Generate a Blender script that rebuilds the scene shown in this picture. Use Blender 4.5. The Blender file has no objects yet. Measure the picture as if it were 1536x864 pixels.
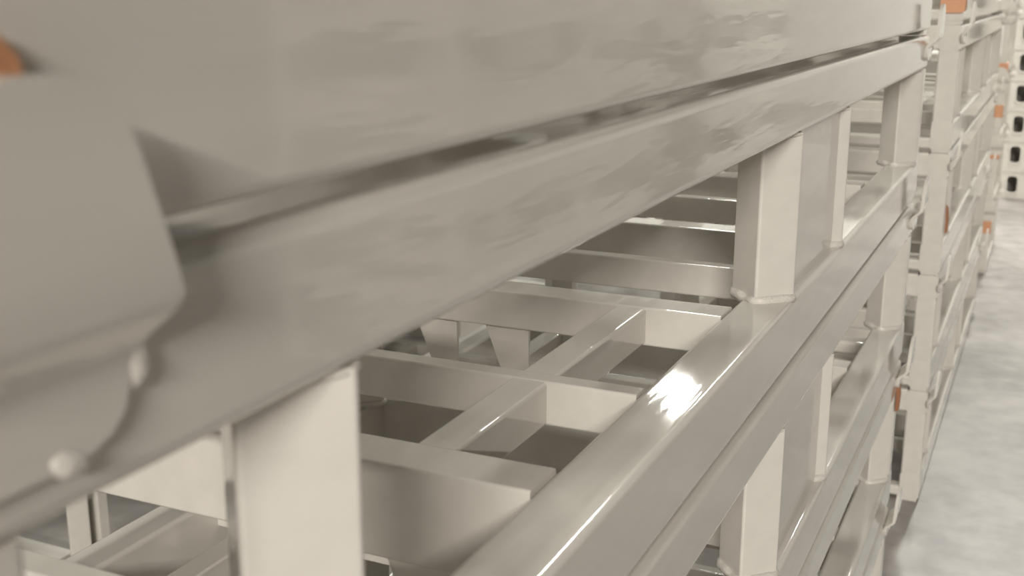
import bpy, bmesh, math, random
from mathutils import Matrix, Vector, noise

random.seed(4)
S = 0.27027            # one layout unit (distance from the lens to the rack face) in metres
EYE = 5.94             # lens height in layout units

# ------------------------------------------------------------------ camera
scn = bpy.context.scene
cam_d = bpy.data.cameras.new('camera')
cam = bpy.data.objects.new('camera', cam_d)
scn.collection.objects.link(cam)
scn.camera = cam
cam_d.sensor_width = 36.0
cam_d.lens = 1739.0 * 36.0 / 1536.0
cam_d.clip_start = 0.02
right = Vector((0.906906, 0.421333, 0.000649))
up = -Vector((0.104133, -0.222648, -0.969322))
back = -Vector((-0.408263, 0.879151, -0.245795))
M = Matrix((right, up, back)).transposed().to_4x4()
M.translation = Vector((0, 0, EYE * S))
cam.matrix_world = M
cam_d.dof.use_dof = True
cam_d.dof.focus_distance = 1.35
cam_d.dof.aperture_fstop = 9.0

# ------------------------------------------------------------------ world, lights, exposure
w = bpy.data.worlds.new('world'); scn.world = w
w.use_nodes = True
w.node_tree.nodes['Background'].inputs[0].default_value = (0.80, 0.80, 0.74, 1)
w.node_tree.nodes['Background'].inputs[1].default_value = 0.0
scn.view_settings.view_transform = 'Standard'
scn.view_settings.look = 'None'
scn.view_settings.gamma = 1.0
scn.view_settings.use_curve_mapping = False
scn.view_settings.exposure = 0.26

CEIL = 6.6
LAMP_Z = 6.4
# ceiling lamps: x, y (metres), watts
LAMPS = [(0.0, 8.2, 250), (0.0, 13.0, 360),
         (-4.3, 14.6, 420), (-1.75, 3.2, 90), (-1.75, 13.5, 150)]
FLOOD = (4.1, -11.7, 6.0, 2600)      # long batten lamp on the wall behind the viewer: x, y, z, watts

# ------------------------------------------------------------------ materials
def new_mat(name):
    m = bpy.data.materials.new(name); m.use_nodes = True
    nt = m.node_tree
    return m, nt, nt.nodes['Principled BSDF']

def paint_mat(name, col, rough=0.16, bump=0.06, stretch=(9, 1.2, 9)):
    m, nt, b = new_mat(name)
    N = nt.nodes.new; L = nt.links.new
    tc = N('ShaderNodeTexCoord')
    mp = N('ShaderNodeMapping'); mp.inputs['Scale'].default_value = stretch
    L(tc.outputs['Object'], mp.inputs['Vector'])
    n1 = N('ShaderNodeTexNoise'); n1.inputs['Scale'].default_value = 3.0; n1.inputs['Detail'].default_value = 4
    L(mp.outputs[0], n1.inputs['Vector'])
    cr = N('ShaderNodeValToRGB')
    cr.color_ramp.elements[0].position = 0.3; cr.color_ramp.elements[1].position = 0.75
    cr.color_ramp.elements[0].color = (*[c * 0.94 for c in col], 1)
    cr.color_ramp.elements[1].color = (*[min(1, c * 1.03) for c in col], 1)
    L(n1.outputs['Fac'], cr.inputs[0]); L(cr.outputs[0], b.inputs['Base Color'])
    mr = N('ShaderNodeMapRange')
    mr.inputs['To Min'].default_value = rough * 0.7; mr.inputs['To Max'].default_value = rough * 1.4
    L(n1.outputs['Fac'], mr.inputs['Value']); L(mr.outputs[0], b.inputs['Roughness'])
    n2 = N('ShaderNodeTexNoise'); n2.inputs['Scale'].default_value = 7.0; n2.inputs['Detail'].default_value = 2
    L(mp.outputs[0], n2.inputs['Vector'])
    bp = N('ShaderNodeBump'); bp.inputs['Strength'].default_value = bump; bp.inputs['Distance'].default_value = 0.01
    L(n2.outputs['Fac'], bp.inputs['Height']); L(bp.outputs[0], b.inputs['Normal'])
    b.inputs['Specular IOR Level'].default_value = 0.85
    return m

PAINT = paint_mat('cream_white_paint', (0.68, 0.647, 0.592), 0.06, 0.035)
WELD = paint_mat('painted_weld', (0.68, 0.647, 0.592), 0.08, 0.25, (60, 60, 60))
ORANGE = paint_mat('orange_rubber', (0.62, 0.29, 0.14), 0.5, 0.1, (20, 20, 20))
RUST = paint_mat('rusty_strap', (0.30, 0.12, 0.045), 0.6, 0.3, (40, 40, 40))
BLUEGREY = paint_mat('blue_grey_plastic', (0.20, 0.21, 0.25), 0.4, 0.05)
LAMPSHELL = paint_mat('grey_lamp_shell', (0.5, 0.5, 0.5), 0.4, 0.02)

def concrete():
    m, nt, b = new_mat('worn_concrete')
    N = nt.nodes.new; L = nt.links.new
    tc = N('ShaderNodeTexCoord')
    a = N('ShaderNodeTexNoise'); a.inputs['Scale'].default_value = 1.6; a.inputs['Detail'].default_value = 9; a.inputs['Roughness'].default_value = 0.62
    c = N('ShaderNodeTexNoise'); c.inputs['Scale'].default_value = 9.0; c.inputs['Detail'].default_value = 6
    L(tc.outputs['Object'], a.inputs['Vector']); L(tc.outputs['Object'], c.inputs['Vector'])
    mx = N('ShaderNodeMix'); mx.inputs[0].default_value = 0.35
    L(a.outputs['Fac'], mx.inputs[2]); L(c.outputs['Fac'], mx.inputs[3])
    cr = N('ShaderNodeValToRGB')
    cr.color_ramp.elements[0].position = 0.36; cr.color_ramp.elements[1].position = 0.62
    cr.color_ramp.elements[0].color = (0.205, 0.187, 0.176, 1)
    cr.color_ramp.elements[1].color = (0.395, 0.366, 0.345, 1)
    L(mx.outputs[0], cr.inputs[0]); L(cr.outputs[0], b.inputs['Base Color'])
    b.inputs['Roughness'].default_value = 0.42
    bp = N('ShaderNodeBump'); bp.inputs['Strength'].default_value = 0.08
    L(c.outputs['Fac'], bp.inputs['Height']); L(bp.outputs[0], b.inputs['Normal'])
    return m
CONCRETE = concrete()
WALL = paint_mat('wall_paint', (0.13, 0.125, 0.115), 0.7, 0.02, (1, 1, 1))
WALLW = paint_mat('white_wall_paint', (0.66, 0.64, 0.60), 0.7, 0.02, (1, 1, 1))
CEILM = paint_mat('ceiling_sheet', (0.17, 0.18, 0.165), 0.7, 0.02, (1, 1, 1))

# ------------------------------------------------------------------ mesh helpers (layout units in, metres out)
def mesh_from(name, verts, faces, mat, normals=None, smooth=True):
    me = bpy.data.meshes.new(name)
    me.from_pydata([tuple(c * S for c in v) for v in verts], [], faces)
    me.materials.append(mat)
    if smooth:
        me.polygons.foreach_set('use_smooth', [True] * len(me.polygons))
    me.update()
    if normals is not None:
        me.normals_split_custom_set(normals)
    return me

def round_rect(hw, hh, r, seg=3):
    """points and normals of a rounded rectangle, counter-clockwise"""
    pts = []
    for cx, cy, a0 in ((hw - r, hh - r, 0), (-(hw - r), hh - r, 90), (-(hw - r), -(hh - r), 180), (hw - r, -(hh - r), 270)):
        for k in range(seg + 1):
            a = math.radians(a0 + 90 * k / seg)
            n = (math.cos(a), math.sin(a))
            pts.append(((cx + r * n[0], cy + r * n[1]), n))
    return pts

def tube(name, sx, sy, sz, axis, r=0.03, mat=None, turn=0.0, slices=1):
    """rounded box section swept along an axis, centred on the origin; caps flat"""
    mat = mat or PAINT
    d = {'x': (sy, sz, sx), 'y': (sx, sz, sy), 'z': (sx, sy, sz)}[axis]
    prof = round_rect(d[0] / 2, d[1] / 2, r)
    ct, st = math.cos(turn), math.sin(turn)
    prof = [((p[0] * ct - p[1] * st, p[0] * st + p[1] * ct), (q[0] * ct - q[1] * st, q[0] * st + q[1] * ct)) for p, q in prof]
    def put(u, v, t):
        return {'x': (t, u, v), 'y': (u, t, v), 'z': (u, v, t)}[axis]
    n = len(prof); h = d[2] / 2
    verts = []; faces = []; nor = []
    for k in range(slices + 1):
        t = -h + 2 * h * k / slices
        verts += [put(p[0], p[1], t) for p, _ in prof]
    flip = axis == 'y'
    for k in range(slices):
        for i in range(n):
            j = (i + 1) % n
            f = [k * n + i, k * n + j, (k + 1) * n + j, (k + 1) * n + i]
            ns = [prof[i][1], prof[j][1], prof[j][1], prof[i][1]]
            if flip: f.reverse(); ns.reverse()
            faces.append(f); nor += [put(q[0], q[1], 0) for q in ns]
    for end, sgn in ((0, -1), (slices, 1)):
        f = [end * n + i for i in range(n)]
        if (sgn < 0) != flip: f.reverse()
        faces.append(f); nor += [put(0, 0, sgn)] * n
    return mesh_from(name, verts, faces, mat, nor)

def box(name, sx, sy, sz, mat, r=0.008):
    return tube(name, sx, sy, sz, 'z', r, mat)

def weld_ring(name, half, r=0.015, n=44, seed=1):
    """lumpy bead round the foot of a square post that stands corner-on"""
    prof = round_rect(half, half, 0.03, 2)
    per = []
    for i in range(len(prof)):
        a = Vector(prof[i][0]); b = Vector(prof[(i + 1) % len(prof)][0])
        na = Vector(prof[i][1]); nb = Vector(prof[(i + 1) % len(prof)][1])
        m = max(1, int((b - a).length / 0.022))
        for k in range(m):
            per.append((a.lerp(b, k / m), na.lerp(nb, k / m).normalized()))
    c = math.cos(math.pi / 4)
    verts = []; faces = []; n = len(per); q = 6
    for i, (p, nn) in enumerate(per):
        rr = r * (0.85 + 0.6 * noise.noise(Vector((i * 0.37, seed * 3.1, 0))))
        for k in range(q):
            a = 2 * math.pi * k / q
            x = p.x + nn.x * rr * math.cos(a); y = p.y + nn.y * rr * math.cos(a); z = rr * 1.1 * math.sin(a)
            verts.append((x * c - y * c, x * c + y * c, z))
    for i in range(n):
        for k in range(q):
            faces.append([i * q + k, ((i + 1) % n) * q + k, ((i + 1) % n) * q + (k + 1) % q, i * q + (k + 1) % q])
    return mesh_from(name, verts, faces, WELD)

def guide_plate(name):
    """bent guide plate: lower lip on the rail, joggled outwards, rounded trapezoid above.
    local x outwards, y along the rail, z from the lower edge"""
    rows = []   # z, half width, x
    #           lower lip, rounded bottom corners
    for z, hw, x in ((0.000, 0.07, 0.0), (0.005, 0.11, 0.0), (0.018, 0.145, 0.0), (0.04, 0.168, 0.0), (0.08, 0.184, 0.0),
                     (0.105, 0.192, 0.003), (0.125, 0.197, 0.016), (0.165, 0.203, 0.062), (0.185, 0.204, 0.074), (0.24, 0.184, 0.078),
                     (0.30, 0.161, 0.080), (0.355, 0.140, 0.082), (0.395, 0.120, 0.083), (0.422, 0.093, 0.084), (0.44, 0.058, 0.0845), (0.448, 0.02, 0.085)):
        rows.append((z, hw, x))
    t = 0.026; m = 7
    verts = []; faces = []
    for side in (1, 0):
        for z, hw, x in rows:
            for k in range(m):
                verts.append((x + t * side, -hw + 2 * hw * k / (m - 1), z))
    R = len(rows); B = R * m
    for i in range(R - 1):
        for k in range(m - 1):
            a = i * m + k
            faces.append([a, a + 1, a + m + 1, a + m])
            faces.append([B + a, B + a + m, B + a + m + 1, B + a + 1])
    ring = [k for k in range(m)] + [i * m + m - 1 for i in range(1, R)] + [(R - 1) * m + k for k in range(m - 2, -1, -1)] + [i * m for i in range(R - 2, 0, -1)]
    for i in range(len(ring)):
        a, b = ring[i], ring[(i + 1) % len(ring)]
        faces.append([a, B + a, B + b, b])
    me = mesh_from(name, verts, faces, PAINT)
    me.set_sharp_from_angle(angle=math.radians(50))
    return me

def prism(name, outline, y0, y1, mat):
    """outline in the x-z plane extruded along y"""
    n = len(outline)
    verts = [(x, y0, z) for x, z in outline] + [(x, y1, z) for x, z in outline]
    faces = [list(range(n)), list(range(2 * n - 1, n - 1, -1))]
    for i in range(n):
        j = (i + 1) % n
        faces.append([i, n + i, n + j, j])
    me = mesh_from(name, verts, faces, mat, smooth=False)
    bm = bmesh.new(); bm.from_mesh(me); bmesh.ops.recalc_face_normals(bm, faces=bm.faces); bm.to_mesh(me); bm.free()
    return me

# ------------------------------------------------------------------ linking helpers
COL = scn.collection
def link(name, me, parent=None, loc=(0, 0, 0), rot=(0, 0, 0)):
    o = bpy.data.objects.new(name, me)
    COL.objects.link(o)
    o.parent = parent
    o.location = tuple(c * S for c in loc)
    o.rotation_euler = rot
    return o
def empty(name, loc, rotz=0.0):
    o = bpy.data.objects.new(name, None)
    COL.objects.link(o); o.location = loc; o.rotation_euler = (0, 0, rotz); o.empty_display_size = 0.1
    return o
def tag(o, label, cat, group=None):
    o['label'] = label; o['category'] = cat
    if group: o['group'] = group
    return o

# ------------------------------------------------------------------ the setting
def slab(name, x0, x1, y0, y1, z0, z1, mat):
    v = [(x, y, z) for z in (z0, z1) for x, y in ((x0, y0), (x1, y0), (x1, y1), (x0, y1))]
    f = [[3, 2, 1, 0], [4, 5, 6, 7], [0, 1, 5, 4], [1, 2, 6, 5], [2, 3, 7, 6], [3, 0, 4, 7]]
    me = bpy.data.meshes.new(name); me.from_pydata(v, [], f); me.materials.append(mat); me.update()
    o = bpy.data.objects.new(name, me); COL.objects.link(o); o['kind'] = 'structure'
    return o
RX0, RX1, RY0, RY1 = -9.0, 8.0, -12.0, 18.0
slab('floor', RX0, RX1, RY0, RY1, -0.2, 0.0, CONCRETE)
slab('ceiling', RX0, RX1, RY0, RY1, CEIL, CEIL + 0.2, CEILM)
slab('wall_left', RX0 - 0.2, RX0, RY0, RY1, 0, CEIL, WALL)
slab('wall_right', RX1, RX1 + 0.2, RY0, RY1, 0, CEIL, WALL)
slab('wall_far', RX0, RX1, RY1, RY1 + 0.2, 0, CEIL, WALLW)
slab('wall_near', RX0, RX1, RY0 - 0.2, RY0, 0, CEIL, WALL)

# ------------------------------------------------------------------ the stacking frame
XF, XB = -1.0, -4.32            # aisle face, rear face (layout units)
Y0, Y1 = 0.72, 10.34            # near end, far end
XC, YC = (XF + XB) / 2, (Y0 + Y1) / 2
PITCH = 1.405
RW = 0.23                       # rail width
LEN = Y1 - Y0; WID = XF - XB
BOT0, BOT1 = 0.018, 0.335       # lower rail
TOP0, TOP1 = 1.105, 1.380       # upper rail
POST_Y = (1.55, 5.25, 6.56, 10.06)
me_rail_bot = tube('rail_low', RW, LEN, BOT1 - BOT0, 'y', 0.028)
me_rail_top = tube('rail_high', RW, LEN, TOP1 - TOP0, 'y', 0.036)
me_end_bot = tube('end_rail_low', WID - 2 * RW, 0.20, 0.12, 'x', 0.03)
me_end_top = tube('end_rail_high', WID - 2 * RW, 0.20, TOP1 - TOP0, 'x', 0.03)
HALF = 0.212 / 2
me_post = tube('post', 0.212, 0.212, TOP0 - BOT1, 'z', 0.014, turn=math.pi / 4)
me_corner = tube('corner_post', 0.222, 0.14, TOP0 - BOT1, 'z', 0.02)
me_weld = weld_ring('weld_bead', HALF, 0.025)
me_weld_top = weld_ring('weld_bead_top', HALF, 0.012, seed=3)
me_plate_mid = box('web_plate', 0.03, 6.56 - 5.25, TOP0 - BOT1, PAINT, 0.006)
me_beam = tube('floor_beam', WID - 2 * RW, 0.19, BOT1 - BOT0, 'x', 0.012)
me_beam_low = tube('floor_beam_shallow', WID - 2 * RW, 0.19, 0.18, 'x', 0.012)
me_joist = tube('joist', WID - 2 * RW, 0.095, 0.17, 'x', 0.012)
me_runner = tube('runner', 0.145, 4.82 - 2.96, 0.165, 'y', 0.014)
me_guide = guide_plate('guide_plate')
def spot_mesh():
    bm = bmesh.new(); bmesh.ops.create_icosphere(bm, subdivisions=2, radius=1.0)
    for v in bm.verts:
        k = 1 + 0.18 * noise.noise(v.co * 2.3)
        v.co = Vector((v.co.x * 0.016, v.co.y * 0.018, v.co.z * 0.034)) * k * S
    me = bpy.data.meshes.new('weld_spot'); bm.to_mesh(me); bm.free()
    me.materials.append(WELD); me.polygons.foreach_set('use_smooth', [True] * len(me.polygons)); return me
me_spot = spot_mesh()
me_foot = box('foot_pad', 0.19, 0.26, BOT0 + 0.021, PAINT, 0.01)
me_gusset = prism('gusset', [(-0.13, 0), (0.11, 0), (0.11, -0.26), (-0.03, -0.26)], -0.01, 0.01, PAINT)
me_guard = tube('edge_guard', RW + 0.03, 0.21, 0.285, 'y', 0.05, ORANGE)
me_bumper = tube('bumper', RW + 0.05, 0.21, 0.25, 'x', 0.08, ORANGE)
me_guard_post = tube('edge_guard_small', 0.25, 0.17, 0.26, 'z', 0.03, ORANGE)
me_guard_blue = tube('edge_guard_blue', RW + 0.03, 0.2, 0.285, 'y', 0.05, BLUEGREY)
me_strap = prism('strap', [(0.0, 0.0), (0.03, 0.02), (0.035, 0.16), (0.02, 0.30), (-0.005, 0.33), (0.0, 0.15)], -0.03, 0.03, RUST)

def frame(loc, rotz, label, group, detail=True, extras=(), shallow=False):
    """one frame; loc in layout units is the middle of its base"""
    r = empty('stacking_frame', (loc[0] * S, loc[1] * S, loc[2] * S), rotz)
    tag(r, label, 'frame', group)
    hx, hy = WID / 2, LEN / 2
    for s in (1, -1):
        x = s * (hx - RW / 2)
        link('rail', me_rail_bot, r, (x, 0, (BOT0 + BOT1) / 2))
        link('rail', me_rail_top, r, (x, 0, (TOP0 + TOP1) / 2))
        for y in POST_Y:
            p = link('post', me_post, r, (s * (hx - 0.147), y - YC, (BOT1 + TOP0) / 2))
            if detail:
                link('weld_bead', me_weld, p, (0, 0, -(TOP0 - BOT1) / 2 + 0.008))
                link('weld_bead', me_weld_top, p, (0, 0, (TOP0 - BOT1) / 2 - 0.008), (math.pi, 0, 0))
        link('web_plate', me_plate_mid, r, (s * (hx - 0.068), (5.25 + 6.56) / 2 - YC, (BOT1 + TOP0) / 2))
        for e in (1, -1):
            link('corner_post', me_corner, r, (s * (hx - 0.115), e * (hy - 0.072), (BOT1 + TOP0) / 2))
            g = link('guide_plate', me_guide, r, (s * hx, e * (hy - 0.108), TOP1 - 0.20), (0, 0, 0 if s > 0 else math.pi))
            if detail:
                link('weld_spot', me_spot, g, (0.018, 0.196, 0.09))
                link('weld_spot', me_spot, g, (0.020, 0.075, 0.004), (1.2, 0, 0))
            link('foot_pad', me_foot, r, (s * (hx - 0.115), e * (hy - 0.14), (BOT0 - 0.021) / 2))
    for e in (1, -1):
        link('end_rail', me_end_bot, r, (0, e * (hy - 0.11), BOT0 + 0.062))
        if not (shallow and e > 0): link('end_rail', me_end_top, r, (0, e * (hy - 0.11), (TOP0 + TOP1) / 2))
    for y, me, h in ((2.865, me_beam, 0.30), (4.915, me_beam_low, 0.18), (6.745, me_beam_low if shallow else me_beam, 0.18 if shallow else 0.30), (8.82, me_beam, 0.30)):
        b = link('floor_beam', me, r, (0, y - YC, BOT1 - h / 2))
        if detail:
            for gx in ((0.36, -0.03, -1.0) if h < 0.25 else (1.01, -1.0)):
                link('gusset', me_gusset, b, (gx, 0, -h / 2 + 0.004))
    for y in (1.88, 3.735, 5.80, 7.80):
        link('joist', me_joist, r, (0, y - YC, BOT1 - 0.085))
    for x in (-1.645, -3.66):
        link('runner', me_runner, r, (x - XC, (4.82 + 2.96) / 2 - YC, BOT1 - 0.0865))
        link('runner', me_runner, r, (x - XC, (8.73 + 6.94) / 2 - YC, BOT1 - 0.0865))
    for nm, me, x, y, z, lab in extras:
        o = link(nm, me, r, (x, y, z)); o['label'] = lab
    return r

HX, HY = WID / 2, LEN / 2
def guard(level, y_end=-1, me=None):
    z = (BOT0 + BOT1) / 2 if level == 'low' else (TOP0 + TOP1) / 2 - 0.02
    return ('edge_guard', me or me_guard, HX - RW / 2, y_end * (HY - 0.075), z, 'blue grey sleeve' if me is me_guard_blue else 'orange rubber sleeve')
def strap(y_end=1, z=0.9):
    return ('strap', me_strap, HX + 0.002, y_end * (HY - 0.16), z, 'rusty orange strap end')
def small_guard(z, y_end=-1):
    return ('edge_guard', me_guard_post, HX - 0.115, y_end * (HY - 0.072), z, 'orange rubber sleeve')

ORD = ['lowest', 'second-lowest', 'third-lowest', 'fourth-lowest', 'fifth-lowest', 'unseen sixth-lowest, added for shade,']
def stack(xc, yc, levels, where, group, extras={}, detail=True, rotz=0.0):
    for k in range(levels):
        frame((xc, yc, 0.0215 + PITCH * k), rotz, 'white steel frame, %s %s' % (ORD[k], where), group, detail, extras.get(k, ()), k == 4)

G = 'stacking frames along the aisle'
PER = 13.05
stack(XC, YC, 6, 'in the stack with the big rounded guide plate', G,  # topmost frame is out of view, added to shade the frames below
      {4: [('bumper', me_bumper, HX - RW / 2, -(HY - 0.075), 0.152, 'orange rubber bumper')], 1: [strap(1, 0.95)]})
stack(XC, YC + PER, 5, 'in the aisle stack next to the big front one', G,
      {4: [('edge_guard', me_guard, HX - RW / 2, -(HY - 0.075), 0.245, 'orange rubber sleeve')], 2: [strap(-1, 0.45)]}, True)
def turned(e):
    return (e[0], e[1], -e[2], e[3], e[4], e[5])
stack(XF - LEN / 2, 26.85 + WID / 2, 5, 'in the turned stack with several orange sleeves', G,
      {4: [turned(guard('low', -1, me_guard_blue))], 3: [turned(guard('low'))], 2: [turned(small_guard(0.7))],
       1: [turned(guard('high'))], 0: [turned(small_guard(1.0))]}, False, math.pi / 2)
G2 = 'stacking frames in the row behind'
XR = XC - 7.5
for i, (dy, nm) in enumerate(((-2.0, 'of the rear-row stack behind the big front one'), (PER - 2.0, 'of the middle stack of the rear row'))):
    stack(XR, YC + dy, 4, nm, G2, {}, False)

G3 = 'stacking frames across the aisle'
for dy, nm in ((15.4, 'of the stack across the aisle'), (15.4 + PER, 'of the farther stack across the aisle')):
    stack(6.0 + WID / 2, dy + LEN / 2, 5, nm, G3, {}, False)

# ------------------------------------------------------------------ slotted steel bins closing off the aisle
def bin_body():
    """hollow sheet-steel body, open slots cut through the front sheet"""
    xs = [-1.0, -0.76, -0.48, 0.48, 0.76, 1.0]; zs = [0.0, 0.18, 0.66, 0.80]
    bm = bmesh.new(); V = {}
    def v(x, y, z):
        k = (round(x, 4), round(y, 4), round(z, 4))
        if k not in V: V[k] = bm.verts.new((x * S, y * S, z * S))
        return V[k]
    for a in range(5):
        for b in range(3):
            x0, x1, z0, z1 = xs[a], xs[a + 1], zs[b], zs[b + 1]
            bm.faces.new([v(x1, 0.8, z0), v(x0, 0.8, z0), v(x0, 0.8, z1), v(x1, 0.8, z1)])
            if not (b == 1 and a in (1, 3)):
                bm.faces.new([v(x0, -0.8, z0), v(x1, -0.8, z0), v(x1, -0.8, z1), v(x0, -0.8, z1)])
        for z in (0.0, 0.80):
            f = [v(xs[a], -0.8, z), v(xs[a], 0.8, z), v(xs[a + 1], 0.8, z), v(xs[a + 1], -0.8, z)]
            bm.faces.new(f if z == 0.0 else f[::-1])
    for b in range(3):
        for x in (-1.0, 1.0):
            f = [v(x, 0.8, zs[b]), v(x, -0.8, zs[b]), v(x, -0.8, zs[b + 1]), v(x, 0.8, zs[b + 1])]
            bm.faces.new(f if x < 0 else f[::-1])
    bmesh.ops.recalc_face_normals(bm, faces=bm.faces)
    bmesh.ops.solidify(bm, geom=bm.faces[:], thickness=0.03 * S)
    me = bpy.data.meshes.new('bin_body'); bm.to_mesh(me); bm.free(); me.materials.append(PAINT)
    return me
def slot_ring():
    """rounded collar round an open slot"""
    o = round_rect(0.19, 0.29, 0.12); q = round_rect(0.14, 0.24, 0.09); n = len(o)
    verts = []
    for y in (-0.03, 0.03):
        verts += [(p[0], y, p[1]) for p, _ in o] + [(p[0], y, p[1]) for p, _ in q]
    faces = []
    for i in range(n):
        j = (i + 1) % n
        faces += [[i, j, n + j, n + i], [2 * n + i, 3 * n + i, 3 * n + j, 2 * n + j],
                  [i, 2 * n + i, 2 * n + j, j], [n + i, n + j, 3 * n + j, 3 * n + i]]
    me = mesh_from('slot_frame', verts, faces, PAINT, smooth=False)
    bm = bmesh.new(); bm.from_mesh(me); bmesh.ops.recalc_face_normals(bm, faces=bm.faces); bm.to_mesh(me); bm.free()
    return me
me_bin_shell = bin_body()
me_bin_rim = tube('bin_rim', 2.06, 1.66, 0.09, 'z', 0.04)
me_slot_rim = slot_ring()
def steel_bin(x, y, z, label):
    r = empty('steel_bin', (x * S, y * S, z * S)); tag(r, label, 'bin', 'slotted bins at the end of the aisle')
    link('body', me_bin_shell, r, (0, 0, 0.0))
    link('rim', me_bin_rim, r, (0, 0, 0.845))
    for sx in (-0.62, 0.62):
        link('slot_frame', me_slot_rim, r, (sx, -0.80, 0.42))
BN = ['at the bottom', 'second up', 'third up', 'fourth up', 'fifth up', 'sixth up', 'seventh up']
for k in range(7):
    steel_bin(-0.3, 38.4, 0.895 * k, 'white steel bin with dark slots, %s in the pile ending the aisle' % BN[k])

# ------------------------------------------------------------------ ceiling lamps
me_rod = tube('hanger_rod', 0.05, 0.05, (CEIL - LAMP_Z) / S, 'z', 0.02, LAMPSHELL)
me_lamp = tube('lamp_housing', 1.1, 5.6, 0.35, 'y', 0.08, LAMPSHELL)
LN = ['over the middle of the aisle', 'over the far end of the aisle',
      'at the far end behind the racks', 'over the gap behind the front row', 'at the far end of the rear row']
LID = ['aisle', 'aisle_end', 'rear_end', 'rear_gap', 'rear_row']
for i, (x, y, wt) in enumerate(LAMPS):
    r = empty('ceiling_lamp_%s_offscreen' % LID[i], (x, y, LAMP_Z)); tag(r, 'long grey ceiling lamp %s' % LN[i], 'lamp', 'ceiling lamps')
    link('housing', me_lamp, r, (0, 0, -0.18))
    for e in (-1, 1):
        link('hanger_rod', me_rod, r, (0, e * 2.2, (CEIL - LAMP_Z) / S / 2))
    ld = bpy.data.lights.new('lamp_light', 'AREA'); ld.shape = 'RECTANGLE'
    ld.size = 0.28; ld.size_y = 1.45; ld.energy = wt; ld.color = (1.0, 0.995, 0.92)
    lo = bpy.data.objects.new('lamp_light_%s_offscreen' % LID[i], ld); COL.objects.link(lo); lo.parent = r; lo.location = (0, 0, -0.36 * S - 0.005)

# batten lamp on the wall behind the viewer
fx, fy, fz, fw = FLOOD
r = empty('wall_lamp_offscreen', (fx, RY0, fz)); tag(r, 'long grey batten lamp on the wall behind the viewer', 'lamp')
link('bracket', tube('flood_bracket', 0.3, 0.5, 0.3, 'y', 0.03, LAMPSHELL), r, (0, 0.25, 0))
link('housing', tube('flood_housing', 17.0, 0.5, 1.9, 'y', 0.1, LAMPSHELL), r, (0, 0.74, 0))
ld = bpy.data.lights.new('flood_light', 'AREA'); ld.shape = 'RECTANGLE'; ld.size = 4.4; ld.size_y = 0.42
ld.energy = fw; ld.color = (1.0, 0.95, 0.88)
lo = bpy.data.objects.new('wall_lamp_light_offscreen', ld); COL.objects.link(lo); lo.parent = r
lo.location = (0, 0.99 * S + 0.01, 0); lo.rotation_euler = (math.radians(72), 0, 0)
